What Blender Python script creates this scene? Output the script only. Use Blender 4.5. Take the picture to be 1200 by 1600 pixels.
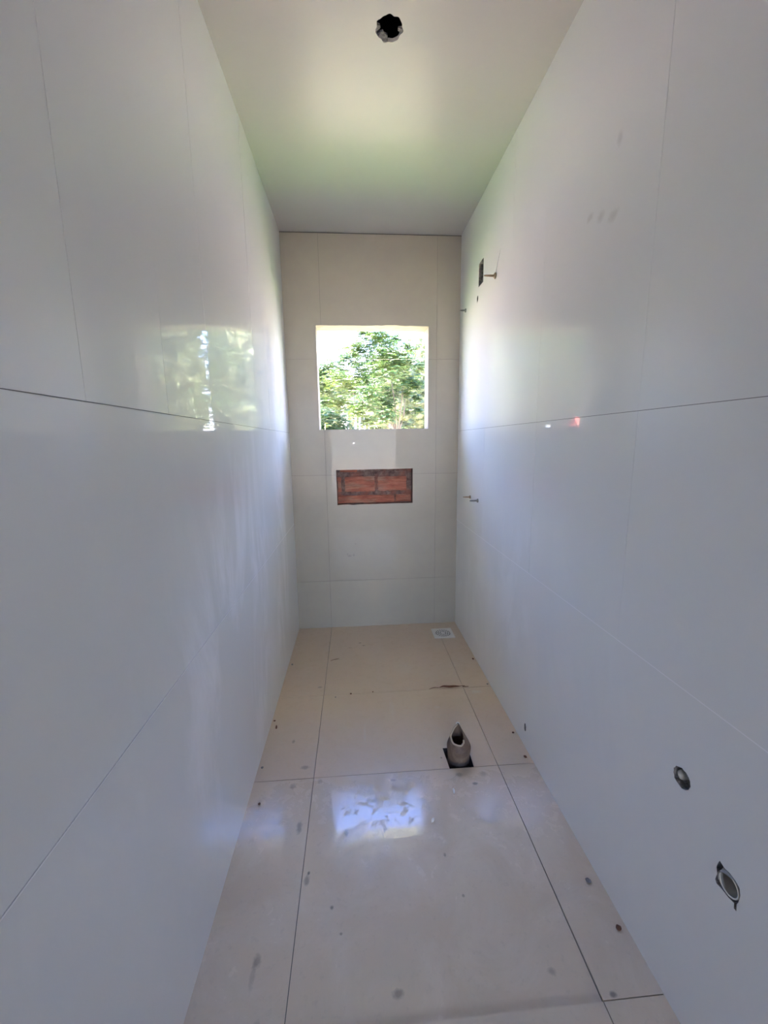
import bpy, bmesh, math, random
from mathutils import Vector, Matrix, noise
from mathutils.geometry import delaunay_2d_cdt

for o in list(bpy.data.objects):
    bpy.data.objects.remove(o)
random.seed(7)
scn = bpy.context.scene
C = scn.collection

# ------------------------------------------------------------------ camera
ROOM_W, ROOM_H, DEPTH = 1.2085, 2.7691, 3.30      # end wall stands at Y = 0, the room runs towards -Y
cam_d = bpy.data.cameras.new('camera')
cam = bpy.data.objects.new('camera', cam_d); C.objects.link(cam)
rt, up, fw = Vector((0.9973, -0.0726, -0.0123)), Vector((0.0243, 0.1675, 0.9856)), Vector((0.0695, 0.9832, -0.1689))
rt = fw.cross(up).normalized(); up = rt.cross(fw).normalized(); fw.normalize()
m = Matrix((rt, up, -fw)).transposed().to_4x4()
m.translation = Vector((0.4522, -2.9648, 1.4015))
cam.matrix_world = m
cam_d.sensor_fit = 'VERTICAL'
cam_d.sensor_height = 24.0
cam_d.lens = 635.3 / 1600 * 24.0
cam_d.clip_start = 0.02
cam_d.clip_end = 300
scn.camera = cam

# ------------------------------------------------------------------ world, sun, exposure
SKY, SUN = 5.2, 38.0
world = bpy.data.worlds.new('world'); scn.world = world; world.use_nodes = True
wn = world.node_tree.nodes; wl = world.node_tree.links
wn.clear()
wout = wn.new('ShaderNodeOutputWorld'); wbg = wn.new('ShaderNodeBackground')
wtc = wn.new('ShaderNodeTexCoord'); wsep = wn.new('ShaderNodeSeparateXYZ'); wramp = wn.new('ShaderNodeValToRGB')
wl.new(wtc.outputs['Generated'], wsep.inputs[0]); wl.new(wsep.outputs['Z'], wramp.inputs[0])
wramp.color_ramp.elements[0].position = 0.0; wramp.color_ramp.elements[0].color = (0.86, 0.92, 1.0, 1)
wramp.color_ramp.elements[1].position = 0.75; wramp.color_ramp.elements[1].color = (0.20, 0.37, 1.0, 1)
e = wramp.color_ramp.elements.new(0.25); e.color = (0.42, 0.60, 1.0, 1)
wl.new(wramp.outputs[0], wbg.inputs[0]); wbg.inputs[1].default_value = SKY
wl.new(wbg.outputs[0], wout.inputs[0])

def lamp(name, kind, loc, energy, color=(1, 1, 1), **kw):
    d = bpy.data.lights.new(name, kind); d.energy = energy; d.color = color
    for k, v in kw.items(): setattr(d, k, v)
    o = bpy.data.objects.new(name, d); C.objects.link(o); o.location = loc
    return o
sun = lamp('sun', 'SUN', (0, 0, 20), SUN, (1.0, 0.93, 0.82), angle=0.009)
sun.rotation_euler = Vector((0.70, 0.16, -1.0)).to_track_quat('-Z', 'Y').to_euler()
flash = lamp('phone_led', 'POINT', (0.447, -2.97, 1.40), 0.22, (1, 1, 1), shadow_soft_size=0.006)

scn.view_settings.view_transform = 'Standard'; scn.view_settings.look = 'None'
scn.view_settings.gamma = 1.0; scn.view_settings.use_curve_mapping = False
scn.view_settings.exposure = 1.82
scn.cycles.use_denoising = True
scn.cycles.max_bounces = 10; scn.cycles.diffuse_bounces = 7; scn.cycles.glossy_bounces = 4
scn.cycles.sample_clamp_indirect = 6.0
scn.cycles.caustics_reflective = False; scn.cycles.caustics_refractive = False

# ------------------------------------------------------------------ material helpers
class NT:
    def __init__(s, name):
        s.m = bpy.data.materials.new(name); s.m.use_nodes = True
        s.t = s.m.node_tree; s.b = s.t.nodes['Principled BSDF']
        s.geo = None
    def n(s, kind, **kw):
        x = s.t.nodes.new(kind)
        for k, v in kw.items(): setattr(x, k, v)
        return x
    def l(s, a, b): s.t.links.new(a, b)
    def pos(s):
        if s.geo is None: s.geo = s.n('ShaderNodeNewGeometry')
        return s.geo.outputs['Position']
    def mapped(s, scale=(1, 1, 1), loc=(0, 0, 0)):
        mp = s.n('ShaderNodeMapping'); s.l(s.pos(), mp.inputs[0])
        mp.inputs['Scale'].default_value = scale; mp.inputs['Location'].default_value = loc
        return mp.outputs[0]
    def noise(s, scale, detail=4, rough=0.55, stretch=(1, 1, 1), loc=(0, 0, 0), dist=0.0):
        x = s.n('ShaderNodeTexNoise'); s.l(s.mapped(stretch, loc), x.inputs['Vector'])
        x.inputs['Scale'].default_value = scale; x.inputs['Detail'].default_value = detail
        x.inputs['Roughness'].default_value = rough; x.inputs['Distortion'].default_value = dist
        return x.outputs['Fac']
    def ramp(s, fac, stops):
        r = s.n('ShaderNodeValToRGB'); s.l(fac, r.inputs[0]); els = r.color_ramp.elements
        while len(els) < len(stops): els.new(0.5)
        for q, (p, c) in zip(els, stops):
            q.position = p; q.color = (c, c, c, 1) if isinstance(c, (int, float)) else (*c, 1)
        return r.outputs[0]
    def mix(s, fac, a, b, mode='MIX'):
        x = s.n('ShaderNodeMix', data_type='RGBA', blend_type=mode)
        for sock, v in ((x.inputs[0], fac), (x.inputs[6], a), (x.inputs[7], b)):
            if hasattr(v, 'links'): s.l(v, sock)
            elif sock.type == 'VALUE': sock.default_value = v
            else: sock.default_value = (*v, 1)
        return x.outputs[2]
    def math(s, op, a, b=0.0, c=0.0):
        x = s.n('ShaderNodeMath', operation=op)
        for sock, v in zip(x.inputs, (a, b, c)):
            if hasattr(v, 'links'): s.l(v, sock)
            else: sock.default_value = v
        return x.outputs[0]
    def bump(s, h, strength, dist, prev=None):
        x = s.n('ShaderNodeBump'); s.l(h, x.inputs['Height'])
        x.inputs['Strength'].default_value = strength; x.inputs['Distance'].default_value = dist
        if prev is not None: s.l(prev, x.inputs['Normal'])
        return x.outputs[0]
    def blob(s, cx, cy, rx, ry, ax=(0, 1), edge=0.35, warp=None):
        """soft edged elliptical stain at a fixed place on the surface, 1 inside, 0 outside"""
        sep = s.n('ShaderNodeSeparateXYZ'); s.l(s.pos(), sep.inputs[0])
        dx = s.math('DIVIDE', s.math('SUBTRACT', sep.outputs[ax[0]], cx), rx)
        dy = s.math('DIVIDE', s.math('SUBTRACT', sep.outputs[ax[1]], cy), ry)
        d = s.math('SQRT', s.math('ADD', s.math('MULTIPLY', dx, dx), s.math('MULTIPLY', dy, dy)))
        if warp is not None: d = s.math('ADD', d, s.math('MULTIPLY', s.math('SUBTRACT', warp, 0.5), 1.4))
        mr = s.n('ShaderNodeMapRange'); s.l(d, mr.inputs[0])
        mr.inputs[1].default_value = 1 - edge; mr.inputs[2].default_value = 1 + edge
        mr.inputs[3].default_value = 1; mr.inputs[4].default_value = 0
        return mr.outputs[0]
    def set(s, **kw):
        for k, v in kw.items():
            sock = s.b.inputs[k.replace('_', ' ')]
            if hasattr(v, 'links'): s.l(v, sock)
            elif isinstance(v, tuple): sock.default_value = (*v, 1)
            else: sock.default_value = v
        return s

def plain(name, col, rough=0.6, var=0.15, scale=30, metal=0.0, bump=0.0):
    t = NT(name); nz = t.noise(scale, 4)
    t.set(Base_Color=t.mix(nz, tuple(c * (1 - var) for c in col), tuple(min(1, c * (1 + var)) for c in col)), Roughness=rough, Metallic=metal)
    if bump: t.set(Normal=t.bump(nz, 0.6, bump))
    return t.m

# side wall tile: off-white polished porcelain with grout haze smeared over it
def side_tile(name, hz, seed):
    t = NT(name)
    smear = t.noise(2.6, 6, 0.62, (1, 1.0, 0.38), (seed, 0, 0), 1.4)
    big = t.noise(1.3, 3, 0.5, (1, 1, 0.7), (seed + 5, 0, 0), 0.6)
    streak = t.noise(16, 3, 0.5, (1, 1.6, 0.09), (seed + 9, 0, 0))
    haze = t.math('MULTIPLY', t.ramp(smear, [(0.47, 0.0), (0.60, 1.0)]), t.ramp(big, [(0.35, 0.25), (0.62, 1.0)]))
    warp = t.noise(5, 4, 0.6, (1, 1, .5), (seed, 8, 0))
    if name.endswith('left'):                                      # the fitter's grout wash: mostly knee to chest height, not rinsed off yet
        zone = t.math('MAXIMUM', t.blob(-1.0, 0.75, 1.15, 0.62, (1, 2), 0.35, warp), t.blob(-0.35, 1.35, 0.40, 0.75, (1, 2), 0.4, warp))
        haze = t.math('MULTIPLY', haze, t.math('ADD', t.math('MULTIPLY', zone, 0.95), 0.05))
    else:
        zone = t.blob(-0.9, 0.55, 1.0, 0.5, (1, 2), 0.45, warp)
        haze = t.math('MULTIPLY', haze, t.math('ADD', t.math('MULTIPLY', zone, 0.8), 0.04))
    base = t.mix(big, SIDE_A, SIDE_B)
    base = t.mix(t.math('MULTIPLY', haze, hz), base, (0.93, 0.93, 0.95))
    if name.endswith('right'):
        w = t.noise(60, 3)
        for cy, cz, ry, rz in ((-1.728, 2.226, .010, .016), (-1.7225, 2.035, .022, .012), (-1.66, 2.062, .016, .012), (-1.60, 2.09, .014, .010), (-1.09, .7176, .028, .030)):
            mk = t.blob(cy, cz, ry, rz, (1, 2), 0.5, w)
            col = (0.55, 0.54, 0.52) if cz > 1 else (0.86, 0.86, 0.86)
            base = t.mix(t.math('MULTIPLY', mk, 0.5), base, col)
    ro = t.math('ADD', t.math('MULTIPLY', haze, 0.16), 0.010)
    ro = t.math('ADD', ro, t.math('MULTIPLY', t.ramp(streak, [(0.58, 0.0), (0.78, 1.0)]), 0.03))
    wav = t.noise(3.2, 2, 0.4, (1, 1, 0.6), (seed, 3, 0))
    nb = t.bump(wav, 0.14, 0.006)
    nb = t.bump(streak, 0.05, 0.002, nb)
    t.set(Base_Color=base, Roughness=t.math('ADD', ro, 0.33), Normal=nb, Coat_Normal=nb, Specular_IOR_Level=0.45, Coat_Weight=0.60, Coat_IOR=1.42, Coat_Roughness=ro)
    return t.m
SIDE_A, SIDE_B = (0.755, 0.765, 0.76), (0.80, 0.805, 0.80)
M = {}
M['tile_left'] = side_tile('side_tile_left', 0.9, 3.0)
M['tile_right'] = side_tile('side_tile_right', 0.45, 11.0)

t = NT('end_tile')
c1 = t.noise(2.2, 5, 0.6, loc=(4, 0, 0), dist=0.4); c2 = t.noise(9, 6, 0.65)
w = t.noise(70, 4, 0.6)
base = t.mix(c1, (0.33, 0.31, 0.258), (0.40, 0.375, 0.315))
base = t.mix(t.math('MULTIPLY', t.ramp(c2, [(0.38, 0.0), (0.68, 1.0)]), 0.20), base, (0.30, 0.275, 0.25))
for cx, cz, rx, rz in ((0.400, .565, .014, .007), (0.430, .570, .006, .010), (0.385, .578, .005, .006), (0.445, .655, .006, .004)):
    base = t.mix(t.math('MULTIPLY', t.blob(cx, cz, rx, rz, (0, 2), 0.4, w), 0.55), base, (0.24, 0.22, 0.20))
t.set(Base_Color=base, Roughness=0.38, Specular_IOR_Level=0.4, Coat_Weight=0.14, Coat_Roughness=0.02)
M['tile_end'] = t.m

t = NT('floor_tile')
c1 = t.noise(1.7, 5, 0.6, loc=(2, 0, 0), dist=0.5); c2 = t.noise(60, 4, 0.6); dust = t.noise(4.5, 6, 0.65, loc=(7, 1, 0), dist=0.8)
w = t.noise(80, 4, 0.6)
sp = t.n('ShaderNodeSeparateXYZ'); t.l(t.pos(), sp.inputs[0])
mr = t.n('ShaderNodeMapRange'); t.l(t.math('ADD', sp.outputs['Y'], t.math('MULTIPLY', dust, 0.22)), mr.inputs[0])
mr.inputs[1].default_value = -1.62; mr.inputs[2].default_value = -1.28
dusty = mr.outputs[0]                                              # the far tiles carry a dry film of dust
base = t.mix(c1, (0.53, 0.43, 0.325), (0.64, 0.525, 0.40))
base = t.mix(t.math('MULTIPLY', t.ramp(dust, [(0.42, 0.0), (0.7, 1.0)]), 0.45), base, (0.72, 0.635, 0.54))
base = t.mix(t.math('MULTIPLY', dusty, 0.55), base, (0.52, 0.395, 0.28))
base = t.mix(t.math('MULTIPLY', t.ramp(c2, [(0.58, 0.0), (0.72, 1.0)]), 0.18), base, (0.35, 0.30, 0.255))
spots = [(.204, -1.373, .017, .009, .5), (.165, -1.470, .012, .012, .5), (.215, -1.655, .009, .022, .5), (.264, -1.845, .008, .014, .55), (.268, -1.822, .004, .005, .9),
         (.390, -1.693, .007, .012, .6), (.150, -2.045, .010, .014, .45), (.146, -2.075, .006, .030, .25), (.178, -2.19, .009, .020, .5), (.532, -2.142, .013, .009, .55), (.920, -1.52, .010, .006, .75),
         (.948, -2.13, .010, .008, .4), (.39, -.33, .012, .004, .3), (.46, -.27, .009, .005, .75), (.485, -.31, .009, .005, .6), (.30, -.48, .030, .003, .4), (.085, -.90, .0, .0, 0),
         (.22, -.78, .012, .007, .5), (.58, -1.475, .010, .006, .4), (.97, -1.475, .012, .012, .3), (.275, -1.455, .008, .012, .3), (.13, -1.21, .006, .010, .5), (.81, -1.37, .004, .004, .7),
         (.865, -1.470, .012, .010, .4), (.35, -1.93, .005, .005, .7), (.38, -2.0, .004, .004, .6), (.73, -1.80, .004, .006, .5), (.76, -1.93, .004, .004, .5), (.11, -2.20, .010, .008, .35),
         (1.08, -2.19, .008, .006, .7), (.86, -1.02, .014, .010, -.4), (1.11, -.905, .030, .014, -.5), (.47, -1.18, .006, .05, -.3), (.62, -1.0, .012, .07, -.25), (.72, -.62, .05, .08, -.2)]
for cx, cy, rx, ry, k in spots:
    if k == 0: continue
    col = (0.13, 0.115, 0.10) if k > 0 else (0.56, 0.53, 0.48)
    base = t.mix(t.math('MULTIPLY', t.blob(cx, cy, rx, ry, (0, 1), 0.45, w), abs(k)), base, col)
ro = t.math('ADD', t.math('ADD', 0.015, t.math('MULTIPLY', dusty, 0.33)), t.math('MULTIPLY', t.ramp(dust, [(0.52, 0.0), (0.66, 1.0)]), 0.16))
ro = t.math('ADD', ro, t.math('MULTIPLY', t.ramp(t.noise(22, 6, 0.7, loc=(3, 3, 0), dist=0.6), [(0.54, 0.0), (0.60, 1.0)]), 0.22))
nb = t.bump(t.noise(2.6, 2, 0.4, loc=(1, 5, 0)), 0.10, 0.005)
t.set(Base_Color=base, Roughness=t.math('ADD', ro, 0.28), Normal=nb, Coat_Normal=nb, Specular_IOR_Level=0.3, Coat_Weight=0.9, Coat_Roughness=ro)
M['tile_floor'] = t.m

M['grout_and_gap_shade'] = plain('dark_grout_and_gap_shade', (0.10, 0.095, 0.09), 0.9)
M['grout_side'] = plain('grey_grout', (0.46, 0.46, 0.47), 0.9)
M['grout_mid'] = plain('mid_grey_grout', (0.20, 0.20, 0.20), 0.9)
M['joint_glint'] = plain('white_joint_glint', (0.88, 0.88, 0.90), 0.8, 0.05)  # white line paints the light caught on tile lips at the lower joint
M['grout_end'] = plain('grey_brown_grout', (0.17, 0.16, 0.15), 0.9)
M['plaster'] = plain('rough_plaster', (0.72, 0.68, 0.62), 0.9, 0.12, 20, bump=0.01)
M['reveal'] = plain('patchy_reveal_plaster', (0.27, 0.23, 0.205), 0.9, 0.15, 25, bump=0.004)
M['cement'] = plain('raw_cement_render', (0.22, 0.21, 0.195), 0.95, 0.15, 6)
t = NT('ceiling_paint')
c1 = t.noise(3, 4)
t.set(Base_Color=t.mix(c1, (0.455, 0.45, 0.43), (0.495, 0.49, 0.47)), Roughness=0.33, Specular_IOR_Level=0.22,
      Normal=t.bump(t.noise(2.0, 2, 0.4), 0.1, 0.01))
M['ceiling'] = t.m
M['cavity'] = plain('dark_cavity', (0.008, 0.008, 0.008), 0.9)
t = NT('chipped_mortar'); n1 = t.noise(70, 5, 0.7)
t.set(Base_Color=t.ramp(n1, [(0.3, (0.06, 0.06, 0.065)), (0.5, (0.22, 0.21, 0.21)), (0.72, (0.42, 0.40, 0.38))]), Roughness=0.95, Normal=t.bump(n1, 0.9, 0.01))
M['mortar'] = t.m
t = NT('niche_mortar'); n1 = t.noise(34, 5, 0.7); n2 = t.noise(9, 3, 0.5, loc=(3, 3, 3))
c = t.ramp(n1, [(0.3, (0.10, 0.055, 0.045)), (0.5, (0.19, 0.125, 0.105)), (0.75, (0.34, 0.26, 0.22))])
c = t.mix(t.ramp(n2, [(0.48, 0.0), (0.6, 0.7)]), c, (0.30, 0.115, 0.075))
t.set(Base_Color=c, Roughness=0.95, Normal=t.bump(n1, 0.9, 0.008)); M['niche_mortar'] = t.m
t = NT('red_clay_brick'); n1 = t.noise(26, 5, 0.65, (0.35, 1, 1)); n2 = t.noise(11, 3, 0.5, (0.5, 1, 1.6), (2, 0, 0))
c = t.ramp(n1, [(0.3, (0.25, 0.085, 0.055)), (0.55, (0.42, 0.155, 0.100)), (0.8, (0.52, 0.25, 0.175))])
c = t.mix(t.ramp(n2, [(0.50, 0.0), (0.66, 0.7)]), c, (0.36, 0.25, 0.18))
t.set(Base_Color=c, Roughness=0.9, Normal=t.bump(n1, 0.5, 0.004)); M['brick'] = t.m
M['facade'] = plain('exterior_render', (0.62, 0.56, 0.48), 0.9, 0.08, 5)
M['pvc_white'] = plain('white_plastic', (0.70, 0.68, 0.63), 0.45, 0.05, 40)
M['pvc_old'] = None
t = NT('scorched_beige_pipe'); n1 = t.noise(14, 5, 0.6, dist=0.8); n2 = t.noise(60, 4)
c = t.ramp(n1, [(0.30, (0.07, 0.036, 0.024)), (0.50, (0.15, 0.095, 0.060)), (0.78, (0.27, 0.19, 0.125))])
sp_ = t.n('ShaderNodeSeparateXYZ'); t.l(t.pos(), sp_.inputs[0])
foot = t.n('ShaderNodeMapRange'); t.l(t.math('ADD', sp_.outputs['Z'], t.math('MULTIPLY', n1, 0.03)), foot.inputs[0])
foot.inputs[1].default_value = 0.032; foot.inputs[2].default_value = 0.022                # dark foot paints the shaded gap under the pipe, with some dirt
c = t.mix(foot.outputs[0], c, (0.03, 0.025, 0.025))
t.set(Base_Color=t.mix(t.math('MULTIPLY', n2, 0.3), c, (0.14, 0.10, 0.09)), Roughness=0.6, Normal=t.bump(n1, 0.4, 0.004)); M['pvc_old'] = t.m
M['pvc_rim'] = plain('cut_beige_pipe_edge', (0.42, 0.33, 0.235), 0.6, 0.12, 40)
M['pvc_grey'] = plain('grey_conduit', (0.46, 0.45, 0.42), 0.5, 0.1, 20)
M['brass'] = plain('dull_brass_plug', (0.27, 0.19, 0.12), 0.5, 0.25, 60, 0.25)
M['steel'] = plain('grey_plug', (0.22, 0.22, 0.20), 0.5, 0.2, 60, 0.2)
M['dirt'] = plain('wet_dark_dirt', (0.045, 0.040, 0.042), 0.8, 0.5, 60, bump=0.006)
M['twig'] = plain('brown_dry_leaf', (0.13, 0.055, 0.03), 0.85, 0.4, 60)
M['chip'] = plain('white_plaster_chip', (0.80, 0.79, 0.76), 0.9, 0.05, 40)
M['bark'] = plain('brown_grey_bark', (0.10, 0.08, 0.055), 0.9, 0.3, 6, bump=0.02)
M['pale_bark'] = plain('pale_bark', (0.30, 0.275, 0.25), 0.9, 0.25, 5, bump=0.02)
def leafmat(name, c0, c1, c2):
    t = NT(name); g = t.n('ShaderNodeNewGeometry')
    r = t.ramp(g.outputs['Random Per Island'], [(0.0, c0), (0.55, c1), (1.0, c2)])
    n1 = t.noise(0.55, 2, loc=(9, 0, 0))
    r = t.mix(t.ramp(n1, [(0.46, 0.0), (0.62, 0.6)]), r, c2)
    if 'far' in name: r = t.mix(t.ramp(t.noise(1.1, 5, 0.7, (1, 1, 2.2)), [(0.45, 0.75), (0.60, 0.0)]), r, tuple(x * .35 for x in c0))
    t.set(Base_Color=r, Roughness=0.5)
    tr = t.n('ShaderNodeBsdfTranslucent'); t.l(r, tr.inputs[0])
    ms = t.n('ShaderNodeMixShader'); ms.inputs[0].default_value = 0.38
    out = [x for x in t.t.nodes if x.type == 'OUTPUT_MATERIAL'][0]
    t.l(t.b.outputs[0], ms.inputs[1]); t.l(tr.outputs[0], ms.inputs[2]); t.l(ms.outputs[0], out.inputs[0])
    return t.m
M['leaf'] = leafmat('feathery_leaf', (0.014, 0.045, 0.014), (0.027, 0.074, 0.018), (0.095, 0.128, 0.026))
M['leaf_dark'] = leafmat('dark_leaf', (0.015, 0.045, 0.018), (0.025, 0.065, 0.022), (0.05, 0.09, 0.03))
M['leaf_yellow'] = leafmat('yellow_green_leaf', (0.12, 0.17, 0.02), (0.16, 0.19, 0.03), (0.20, 0.21, 0.05))
t = NT('sunlit_yard'); n1 = t.noise(0.5, 5, 0.6); n2 = t.noise(12, 4)
gr = t.mix(n2, (0.10, 0.19, 0.05), (0.20, 0.29, 0.09)); so = t.mix(n2, (0.54, 0.40, 0.30), (0.66, 0.51, 0.40))
sy = t.n('ShaderNodeSeparateXYZ'); t.l(t.pos(), sy.inputs[0])
mr = t.n('ShaderNodeMapRange'); t.l(t.math('ADD', sy.outputs['Y'], t.math('MULTIPLY', n1, 1.5)), mr.inputs[0])
mr.inputs[1].default_value = 3.2; mr.inputs[2].default_value = 4.4
t.set(Base_Color=t.mix(mr.outputs[0], gr, so), Roughness=0.95); M['yard'] = t.m
M['earth'] = plain('bare_earth', (0.46, 0.38, 0.31), 0.95, 0.15, 1.5)
M['red_roof'] = plain('red_roof_tiles', (0.62, 0.07, 0.05), 0.7, 0.15, 8)
M['house'] = plain('white_house_wall', (0.8, 0.78, 0.74), 0.8, 0.05, 4)

# ------------------------------------------------------------------ mesh helpers
class MB:
    def __init__(s): s.v = []; s.f = []; s.mi = []; s.mats = []
    def mat(s, m):
        if m not in s.mats: s.mats.append(m)
        return s.mats.index(m)
    def add(s, vs, fs, m):
        b = len(s.v); s.v.extend([tuple(q) for q in vs]); k = s.mat(m)
        for f in fs: s.f.append([b + i for i in f]); s.mi.append(k)
    def box(s, lo, hi, m):
        x0, y0, z0 = lo; x1, y1, z1 = hi
        s.add([(x0, y0, z0), (x1, y0, z0), (x1, y1, z0), (x0, y1, z0), (x0, y0, z1), (x1, y0, z1), (x1, y1, z1), (x0, y1, z1)],
              [(0, 3, 2, 1), (4, 5, 6, 7), (0, 1, 5, 4), (1, 2, 6, 5), (2, 3, 7, 6), (3, 0, 4, 7)], m)
    def tube(s, path, rad, m, n=10, caps=True):
        path = [Vector(p) for p in path]; rings = []
        if not hasattr(rad, '__len__'): rad = [rad] * len(path)
        ref = Vector((0.13, 0.21, 0.97))
        for i, p in enumerate(path):
            d = (path[min(i + 1, len(path) - 1)] - path[max(i - 1, 0)]).normalized()
            a = d.cross(ref)
            if a.length < 0.1: a = d.cross(Vector((1, 0, 0)))
            a.normalize(); b = d.cross(a).normalized()
            rings.append([p + (a * math.cos(2 * math.pi * k / n) + b * math.sin(2 * math.pi * k / n)) * rad[i] for k in range(n)])
        vs = [q for r in rings for q in r]; fs = []
        for i in range(len(rings) - 1):
            for k in range(n):
                fs.append((i * n + k, i * n + (k + 1) % n, (i + 1) * n + (k + 1) % n, (i + 1) * n + k))
        if caps: fs.append(tuple(range(n - 1, -1, -1))); fs.append(tuple((len(rings) - 1) * n + k for k in range(n)))
        s.add(vs, fs, m)
    def build(s, name, parent=None, smooth=False):
        me = bpy.data.meshes.new(name); me.from_pydata(s.v, [], s.f)
        for m_ in s.mats: me.materials.append(m_)
        me.polygons.foreach_set('material_index', s.mi)
        if smooth: me.polygons.foreach_set('use_smooth', [True] * len(s.f))
        me.update()
        o = bpy.data.objects.new(name, me); C.objects.link(o)
        if parent: o.parent = parent
        return o

def tag(o, label=None, cat=None, group=None, kind=None):
    if label: o['label'] = label
    if cat: o['category'] = cat
    if group: o['group'] = group
    if kind: o['kind'] = kind
    return o
def empty(name, loc):
    o = bpy.data.objects.new(name, None); C.objects.link(o); o.location = loc; o.empty_display_size = 0.05
    return o
def local(mb, loc):
    mb.v = [(a - loc[0], b - loc[1], c - loc[2]) for a, b, c in mb.v]; return mb

def inside(p, poly):
    x, y = p; c = False; n = len(poly)
    for i in range(n):
        x1, y1 = poly[i]; x2, y2 = poly[(i + 1) % n]
        if (y1 > y) != (y2 > y) and x < (x2 - x1) * (y - y1) / (y2 - y1) + x1: c = not c
    return c
def cut_face(rect, holes):
    """flat rectangle minus hole polygons -> (verts2d, faces)"""
    u0, v0, u1, v1 = rect
    hs = [h for h in holes if max(p[0] for p in h) > u0 and min(p[0] for p in h) < u1 and max(p[1] for p in h) > v0 and min(p[1] for p in h) < v1]
    if not hs: return [(u0, v0), (u1, v0), (u1, v1), (u0, v1)], [(0, 1, 2, 3)]
    V = [Vector((u0, v0)), Vector((u1, v0)), Vector((u1, v1)), Vector((u0, v1))]; E = [(0, 1), (1, 2), (2, 3), (3, 0)]
    for h in hs:
        b = len(V); V += [Vector(p) for p in h]; E += [(b + i, b + (i + 1) % len(h)) for i in range(len(h))]
    vo, eo, fo, _, _, _ = delaunay_2d_cdt(V, E, [], 0, 1e-6)
    fs = []
    for f in fo:
        cx = sum(vo[i][0] for i in f) / len(f); cy = sum(vo[i][1] for i in f) / len(f)
        if not (u0 < cx < u1 and v0 < cy < v1): continue
        if any(inside((cx, cy), h) for h in hs): continue
        a, b, c = (vo[i] for i in f[:3])
        if (b[0] - a[0]) * (c[1] - a[1]) - (b[1] - a[1]) * (c[0] - a[0]) < 0: f = list(reversed(f))
        fs.append(tuple(f))
    return [tuple(q) for q in vo], fs

def tiled(mb, P, rect, rows, tile_m, grout_m, holes=(), through=(), thick=0.15, tilt=0.0012, gap=0.0016, drop=0.0028, seed=1, back_m=None, joint_row=None, outer=None, tilts=None):
    """P(u, v, w) -> world, w is the height above the tile face. rows = [(v0, v1, [u joints])]"""
    rnd = random.Random(seed); u0, v0, u1, v1 = rect
    allh = list(holes) + list(through)
    for ri, (a, b, us) in enumerate(rows):
        for i in range(len(us) - 1):
            r = (us[i] + (gap / 2 if i else 0), a + (gap / 2 if ri else 0), us[i + 1] - (gap / 2 if i < len(us) - 2 else 0), b - (gap / 2 if ri < len(rows) - 1 else 0))
            cu, cv = (r[0] + r[2]) / 2, (r[1] + r[3]) / 2
            ta, tb = rnd.uniform(-tilt, tilt), rnd.uniform(-tilt, tilt)
            if tilts and (ri, i) in tilts: ta, tb = tilts[(ri, i)]
            mxh = abs(ta) * (r[2] - r[0]) / 2 + abs(tb) * (r[3] - r[1]) / 2
            k_ = min(1.0, (drop - .0003) / (2 * mxh + 1e-9)); ta *= k_; tb *= k_; mxh *= k_
            h = lambda u, v: ta * (u - cu) + tb * (v - cv) - mxh
            V, F = cut_face(r, allh)
            mb.add([P(u, v, h(u, v)) for u, v in V], F, tile_m)
            q = [(r[0], r[1]), (r[2], r[1]), (r[2], r[3]), (r[0], r[3])]
            vs = [P(u, v, h(u, v)) for u, v in q] + [P(u, v, -drop) for u, v in q]
            mb.add(vs, [(k, k + 4, (k + 1) % 4 + 4, (k + 1) % 4) for k in range(4)], tile_m)
    V, F = cut_face(rect, allh)
    mb.add([P(u, v, -drop) for u, v in V], F, grout_m)
    if joint_row:
        for (zz, gm) in joint_row:
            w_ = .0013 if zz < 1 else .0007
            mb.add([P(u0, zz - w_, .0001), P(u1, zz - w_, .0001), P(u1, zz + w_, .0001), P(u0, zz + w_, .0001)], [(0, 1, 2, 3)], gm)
    o = outer or rect
    V, F = cut_face(o, through)
    mb.add([P(u, v, -thick) for u, v in V], [tuple(reversed(f)) for f in F], back_m or grout_m)
    q = [(u0, v0), (u1, v0), (u1, v1), (u0, v1)]; q2 = [(o[0], o[1]), (o[2], o[1]), (o[2], o[3]), (o[0], o[3])]
    mb.add([P(u, v, -drop) for u, v in q] + [P(u, v, -thick) for u, v in q2], [(k, k + 4, (k + 1) % 4 + 4, (k + 1) % 4) for k in range(4)], back_m or grout_m)

def hole_walls(mb, P, poly, depth, m, bottom=None, shrink=0.0):
    n = len(poly); cx = sum(p[0] for p in poly) / n; cy = sum(p[1] for p in poly) / n
    inn = [(cx + (u - cx) * (1 - shrink), cy + (v - cy) * (1 - shrink)) for u, v in poly]
    vs = [P(u, v, 0) for u, v in poly] + [P(u, v, -depth) for u, v in inn]
    mb.add(vs, [(k, (k + 1) % n, (k + 1) % n + n, k + n) for k in range(n)], m)
    if bottom: mb.add([P(u, v, -depth) for u, v in inn], [tuple(range(n))], bottom)

def ragged(cu, cv, ru, rv, n, amp, seed, power=2.0):
    r = random.Random(seed); out = []
    for k in range(n):
        a = 2 * math.pi * k / n; c, s_ = math.cos(a), math.sin(a)
        f = (abs(c) ** power + abs(s_) ** power) ** (-1 / power)
        j = 1 + r.uniform(-amp, amp)
        out.append((cu + ru * c * f * j, cv + rv * s_ * f * j))
    return out

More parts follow.
